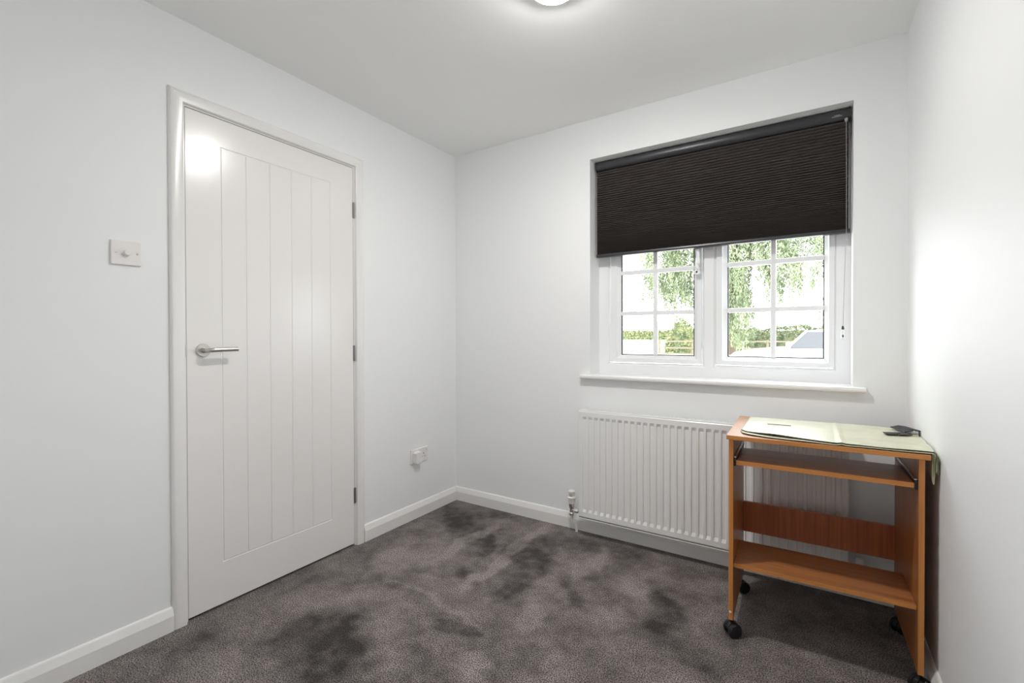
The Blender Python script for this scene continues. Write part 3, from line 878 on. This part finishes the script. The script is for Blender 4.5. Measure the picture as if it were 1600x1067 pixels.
# ---------------------------------------------------------------- outside
GZ = -0.15
M['grass'] = vary(mat('mown_grass', (0.3, 0.4, 0.15), 0.9, spec=0.1), 0.8, (0.36, 0.38, 0.28), (0.46, 0.47, 0.36))
M['tarmac'] = mat('pale_gravel_drive', (0.42, 0.40, 0.37), 0.9, spec=0.1)
def leafm(name, a, b, sc):
    mt = vary(mat(name, a, 0.6, spec=0.2), sc, a, b, coord='Object')
    return mt
M['willow'] = leafm('willow_leaves', (0.115, 0.145, 0.085), (0.27, 0.31, 0.18), 1.3)
M['hedge'] = leafm('hedge_leaves', (0.08, 0.10, 0.06), (0.20, 0.215, 0.12), 2.0)
M['bush'] = leafm('bush_leaves', (0.11, 0.135, 0.07), (0.25, 0.26, 0.13), 2.0)
M['bark'] = mat('willow_bark', (0.10, 0.075, 0.055), 0.9)
M['fence'] = mat('weathered_timber', (0.17, 0.145, 0.10), 0.8)
M['brick'] = mat('outer_wall_render', (0.4, 0.3, 0.25), 0.9)
bm = bmesh.new()
box(bm, -160, 160, 0.22, 230, GZ - 0.2, GZ)
struct(link_mesh('ground', bm, M['grass']), 'pale lawn beyond the window')
bm = bmesh.new(); box(bm, -6, 14, 0.222, 17, GZ, GZ + 0.012)
struct(link_mesh('driveway', bm, M['tarmac']), 'pale driveway outside the window')

def leaf_mesh(name, P, Lv, Wd, m, parent=None, droop=0.0):
    """P: Nx3 leaf centres. random oriented narrow quads"""
    n = len(P)
    d = rng.normal(size=(n, 3)); d[:, 2] = d[:, 2] * (1 - droop) - droop * 2.2
    d /= np.linalg.norm(d, axis=1)[:, None]
    r = rng.normal(size=(n, 3)); u = np.cross(d, r); u /= np.linalg.norm(u, axis=1)[:, None]
    l = (Lv * rng.uniform(.7, 1.3, n))[:, None]; w = (Wd * rng.uniform(.7, 1.3, n))[:, None]
    V = np.stack([P - d * l / 2, P + u * w / 2, P + d * l / 2, P - u * w / 2], 1).reshape(-1, 3)
    me = bpy.data.meshes.new(name)
    me.vertices.add(n * 4); me.vertices.foreach_set('co', V.astype(np.float32).ravel())
    me.loops.add(n * 4); me.loops.foreach_set('vertex_index', np.arange(n * 4, dtype=np.int32))
    me.polygons.add(n); me.polygons.foreach_set('loop_start', np.arange(0, n * 4, 4, dtype=np.int32)); me.polygons.foreach_set('loop_total', np.full(n, 4, dtype=np.int32))
    me.update(); me.validate()
    me.materials.append(m)
    o = bpy.data.objects.new(name, me); COL.objects.link(o)
    if parent: o.parent = parent
    return o

# willow
wi = empty('willow_tree', (-1.25, 22, GZ)); tag(wi, 'weeping willow with long hanging branches beyond the driveway', 'tree')
bm = bmesh.new()
tube(bm, [(0, 0, 0), (0.05, 0.0, 0.8), (-0.05, 0.1, 2.0), (0.15, 0, 3.5)], 0.26, 14)
tube(bm, [(0.1, 0, 3.4), (-0.3, 0.2, 5.8), (-1.6, 0.3, 7.6), (-3.0, 0.3, 8.6)], 0.12, 10)
tube(bm, [(0.1, 0, 3.4), (0.35, -0.2, 6.2), (1.8, -0.3, 7.9), (3.3, -0.2, 8.6)], 0.12, 10)
tube(bm, [(0.1, 0, 3.2), (0.2, 0.4, 6.0), (0.0, 0.8, 8.8)], 0.13, 10)
link_mesh('trunk', bm, M['bark'], wi, smooth=True)
pts = []
def strands(n, x0, x1, zb0, zb1, y0=-1.6, y1=1.6, top=None, dens=1.0):
    for _ in range(n):
        x = rng.uniform(x0, x1); y = rng.uniform(y0, y1)
        zb = rng.uniform(zb0, zb1) - GZ * 0
        zt = (top or 8.6) - 0.10 * x * x + rng.uniform(-.6, .3)
        k = int((zt - zb) * 15 * dens)
        if k < 2: continue
        zz_ = np.sort(rng.uniform(zb, zt, k)); f = (zt - zz_) / max(zt - zb, .1)
        sw_ = rng.normal() * 0.35
        xx = x + sw_ * (f ** 2) * 0.6 + rng.normal(size=k) * 0.045 + 0.08 * np.sin(zz_ * 2 + x * 5)
        yy = y + rng.normal(size=k) * 0.06
        pts.append(np.stack([xx, yy, zz_ - GZ], 1))
# local x = world x + 1.25
strands(80, -4.25, -3.45, 2.7, 3.8)
strands(16, -4.4, -3.7, 4.6, 5.8)
strands(230, -3.4, -1.7, 2.4, 3.5)
strands(30, -3.0, -1.6, 1.7, 2.6)
strands(90, -1.7, -0.3, 1.2, 3.2)
strands(200, -0.3, 0.85, 0.3, 1.8)
strands(40, 0.85, 1.4, 3.7, 5.2)
strands(70, 1.4, 1.9, 2.4, 3.8)
strands(120, 1.9, 3.0, 2.4, 3.7)
strands(80, 3.0, 4.2, 2.8, 4.4)
strands(50, 0.5, 4.2, 4.6, 6.2)
P_ = np.concatenate(pts)
# crown
th = rng.uniform(0, 2 * np.pi, 5200); ph = rng.uniform(0, 1, 5200) ** .5; rr = rng.uniform(.55, 1.0, 5200)
crown = np.stack([np.cos(th) * 5.2 * ph * rr, np.sin(th) * 3.2 * ph * rr, 7.4 + 2.6 * np.sqrt(1 - (ph * rr) ** 2) + rng.normal(size=5200) * .25], 1)
leaf_mesh('foliage', np.concatenate([P_, crown]), 0.17, 0.045, M['willow'], wi, droop=0.75)

def hedge(name, x0, x1, y0, y1, h0, h1, n, m, label, size=(0.16, 0.10), cat='hedge', taper=None):
    e = empty(name, ((x0 + x1) / 2, (y0 + y1) / 2, GZ)); tag(e, label, cat)
    cx_, cy_ = (x0 + x1) / 2, (y0 + y1) / 2
    x = rng.uniform(x0, x1, n); hh = h0 + (h1 - h0) * (x - x0) / (x1 - x0)
    hh = hh * (1 + 0.05 * np.sin(x * 1.7) + 0.04 * np.sin(x * 4.3 + 1))
    face = rng.integers(0, 3, n)
    y = np.where(face == 0, y0 + rng.normal(size=n) * .10, rng.uniform(y0, y1, n))
    z = np.where(face == 1, hh + rng.normal(size=n) * .08, rng.uniform(0, 1, n) * hh)
    if taper is not None:
        z = z * np.array([lerp_tab(taper, float(q)) for q in (x - x0) / (x1 - x0)])
    leaf_mesh('foliage', np.stack([x - cx_, y - cy_, z], 1), size[0], size[1], m, e)
    # woody core
    bm = bmesh.new()
    N = 24
    prev = None
    for i in range(N):
        xa, xb = x0 + (x1 - x0) * i / N, x0 + (x1 - x0) * (i + 1) / N
        f = (i + .5) / N
        hgt = (h0 + (h1 - h0) * f) * (lerp_tab(taper, f) if taper else 1) - 0.15
        box(bm, xa - cx_, xb - cx_, y0 + .12 - cy_, y1 - .1 - cy_, 0, max(hgt, 0.1))
    link_mesh('woody_core', bm, m, e)
    return e
hedge('hedge', -1.8, 12.0, 33.0, 34.4, 1.66, 2.15, 9000, M['hedge'], 'clipped green hedge behind the post and rail fence on the right')
hedge('bush', -6.9, -2.0, 32.0, 34.0, 1.9, 1.75, 4500, M['bush'], 'tall loose bush behind the rail fence, seen through the left sash', cat='bush',
      taper=[(0, .35), (0.08, .8), (0.16, 1.35), (0.26, 1.15), (0.36, 0.98), (0.6, 0.9), (1, 0.9)])
hedge('hedge', -95, -10.5, 150, 153, 2.75, 2.9, 9000, M['bush'], 'distant low tree line across the open grass', (0.7, 0.5))
# small tree at the right edge
tr = empty('young_tree', (3.3, 31.2, GZ)); tag(tr, 'small leafy tree standing by the hedge at the right edge of the window', 'tree')
bm = bmesh.new(); tube(bm, [(0, 0, 0), (0.03, 0, 1.2), (0, 0, 2.6)], 0.05, 8); link_mesh('trunk', bm, M['bark'], tr)
q = rng.normal(size=(1300, 3)) * np.array([.45, .45, .55]) + np.array([0, 0, 2.3])
leaf_mesh('foliage', q, 0.15, 0.08, M['bush'], tr)

# post and rail fence
fe = empty('post_and_rail_fence', (0, 30, GZ)); tag(fe, 'low post and rail timber fence in front of the hedge', 'fence')
for x in [-6.75 + 2.2 * i for i in range(9)]:
    bm = bmesh.new(); box(bm, x - 0.07, x + 0.07, -0.06, 0.06, 0, 1.0)
    link_mesh('post', bm, M['fence'], fe, bevel=0.01)
for z_ in (0.90, 0.45, 0.06):
    bm = bmesh.new(); box(bm, -6.8, 11.0, -0.10, -0.062, z_ - 0.05, z_ + 0.05)
    link_mesh('rail', bm, M['fence'], fe)

# parked car facing left
M['carpaint'] = mat('white_car_paint', (0.85, 0.86, 0.87), 0.25, coat=0.8)
M['carglass'] = mat('dark_car_glass', (0.05, 0.053, 0.055), 0.12, spec=0.45)
M['tyre'] = mat('black_tyre_rubber', (0.02, 0.02, 0.02), 0.8)
car = empty('car', (2.25, 12.2, GZ), R(-8)); tag(car, 'white car parked on the driveway outside the window', 'car')
# side profile (x, z) nose at left; half-width varies with height
prof = [(-2.10, 0.32), (-2.17, 0.50), (-2.12, 0.66), (-1.92, 0.80), (-1.45, 0.90), (-0.72, 0.965), (-0.62, 0.985)]
bm = bmesh.new()
secs = []   # x, z_bottom, z_top, half width
body = [(-2.16, .36, .56, .55), (-2.12, .25, .68, .70), (-1.95, .22, .81, .80), (-1.60, .22, .885, .85), (-1.10, .22, .935, .88), (-0.70, .22, .97, .89), (0.2, .22, .99, .90), (1.2, .22, 1.0, .89), (1.9, .24, .98, .85), (2.12, .30, .92, .74), (2.18, .42, .80, .66)]
R_ = []
for x, zb_, zt_, hwid in body:
    ring = []
    for k in range(20):
        t = 2 * math.pi * k / 20
        cy_, cz_ = math.cos(t), math.sin(t)
        e = 0.42
        yy = math.copysign(abs(cy_) ** e, cy_) * hwid
        zz_ = (zb_ + zt_) / 2 + math.copysign(abs(cz_) ** (0.5 if cz_ > 0 else .35), cz_) * (zt_ - zb_) / 2
        ring.append(bm.verts.new((x, yy, zz_)))
    R_.append(ring)
for A, B in zip(R_, R_[1:]):
    for k in range(20): bm.faces.new((A[k], A[(k + 1) % 20], B[(k + 1) % 20], B[k]))
bm.faces.new(R_[0][::-1]); bm.faces.new(R_[-1])
link_mesh('body', bm, M['carpaint'], car, smooth=True)
bm = bmesh.new()
# greenhouse: glass with white roof and pillars
lo = [(-0.62, .78), (2.02, .76)]; hi = [(-0.18, .62), (1.60, .60)]
gl_lo, gl_hi = 0.94, 1.375
def gpt(fx, top, s, e=0):
    a = lo[0] if fx == 0 else lo[1]; b = hi[0] if fx == 0 else hi[1]
    return (b[0], s * (b[1] + e), gl_hi) if top else (a[0], s * (a[1] + e), gl_lo)
vs = {(fx, tp, s): bm.verts.new(gpt(fx, tp, s)) for fx in (0, 1) for tp in (0, 1) for s in (-1, 1)}
for f in ([(0, 0, -1), (0, 0, 1), (0, 1, 1), (0, 1, -1)], [(1, 0, -1), (1, 1, -1), (1, 1, 1), (1, 0, 1)],
          [(0, 0, -1), (0, 1, -1), (1, 1, -1), (1, 0, -1)], [(0, 0, 1), (1, 0, 1), (1, 1, 1), (0, 1, 1)], [(0, 1, -1), (0, 1, 1), (1, 1, 1), (1, 1, -1)]):
    bm.faces.new([vs[k] for k in f])
link_mesh('windows', bm, M['carglass'], car)
bm = bmesh.new()
N = 8; g = []
for i in range(N + 1):
    fx = i / N; x = -0.24 + fx * 1.92; row = []
    for j in range(9):
        fy = j / 8 * 2 - 1
        row.append(bm.verts.new((x, fy * 0.63, 1.372 + 0.055 * (1 - fy * fy) * (1 - (2 * fx - 1) ** 4) + 0.012)))
    g.append(row)
for i in range(N):
    for j in range(8): bm.faces.new((g[i][j], g[i + 1][j], g[i + 1][j + 1], g[i][j + 1]))
ro = link_mesh('roof', bm, M['carpaint'], car, smooth=True)
sd = ro.modifiers.new('thick', 'SOLIDIFY'); sd.thickness = 0.03
for s in (-1, 1):
    for a, b in (((-0.62, .785), (-0.20, .625)), ((0.55, .79), (0.62, .63)), ((2.02, .765), (1.60, .605))):
        bm = bmesh.new(); tube(bm, [(a[0], s * a[1], 0.93), (b[0], s * b[1], 1.385)], 0.028, 8)
        link_mesh('pillar', bm, M['carpaint'], car, smooth=True)
    bm = bmesh.new(); lathe(bm, (-0.55, s * 0.98, 1.02), (1, 0, 0), [(0, -.06), (.06, -.05), (.08, 0), (.07, .05), (0, .06)], 14)
    cyl(bm, (-0.55, s * 0.85, 0.98), (-0.55, s * 0.95, 1.01), 0.02, seg=8)
    link_mesh('wing_mirror', bm, M['carpaint'], car, smooth=True)
    for x in (-1.38, 1.32):
        bm = bmesh.new(); lathe(bm, (x, s * 0.70, 0.32), (0, s, 0), [(0, 0), (0.29, 0), (0.32, .03), (0.32, .18), (0.29, .205), (0.20, .205)], 30)
        wh = link_mesh('wheel', bm, M['tyre'], car, smooth=True)
        bm = bmesh.new(); lathe(bm, (x, s * 0.70, 0.32), (0, s, 0), [(0, .20), (0.05, .205), (0.20, .19), (0.205, .204)], 30)
        link_mesh('hubcap', bm, M['chrome'], wh, smooth=True)
    bm = bmesh.new(); box(bm, -2.14, -1.98, s * 0.62 - 0.12, s * 0.62 + 0.12, 0.60, 0.71)
    link_mesh('headlamp', bm, M['chrome'], car, bevel=0.03)
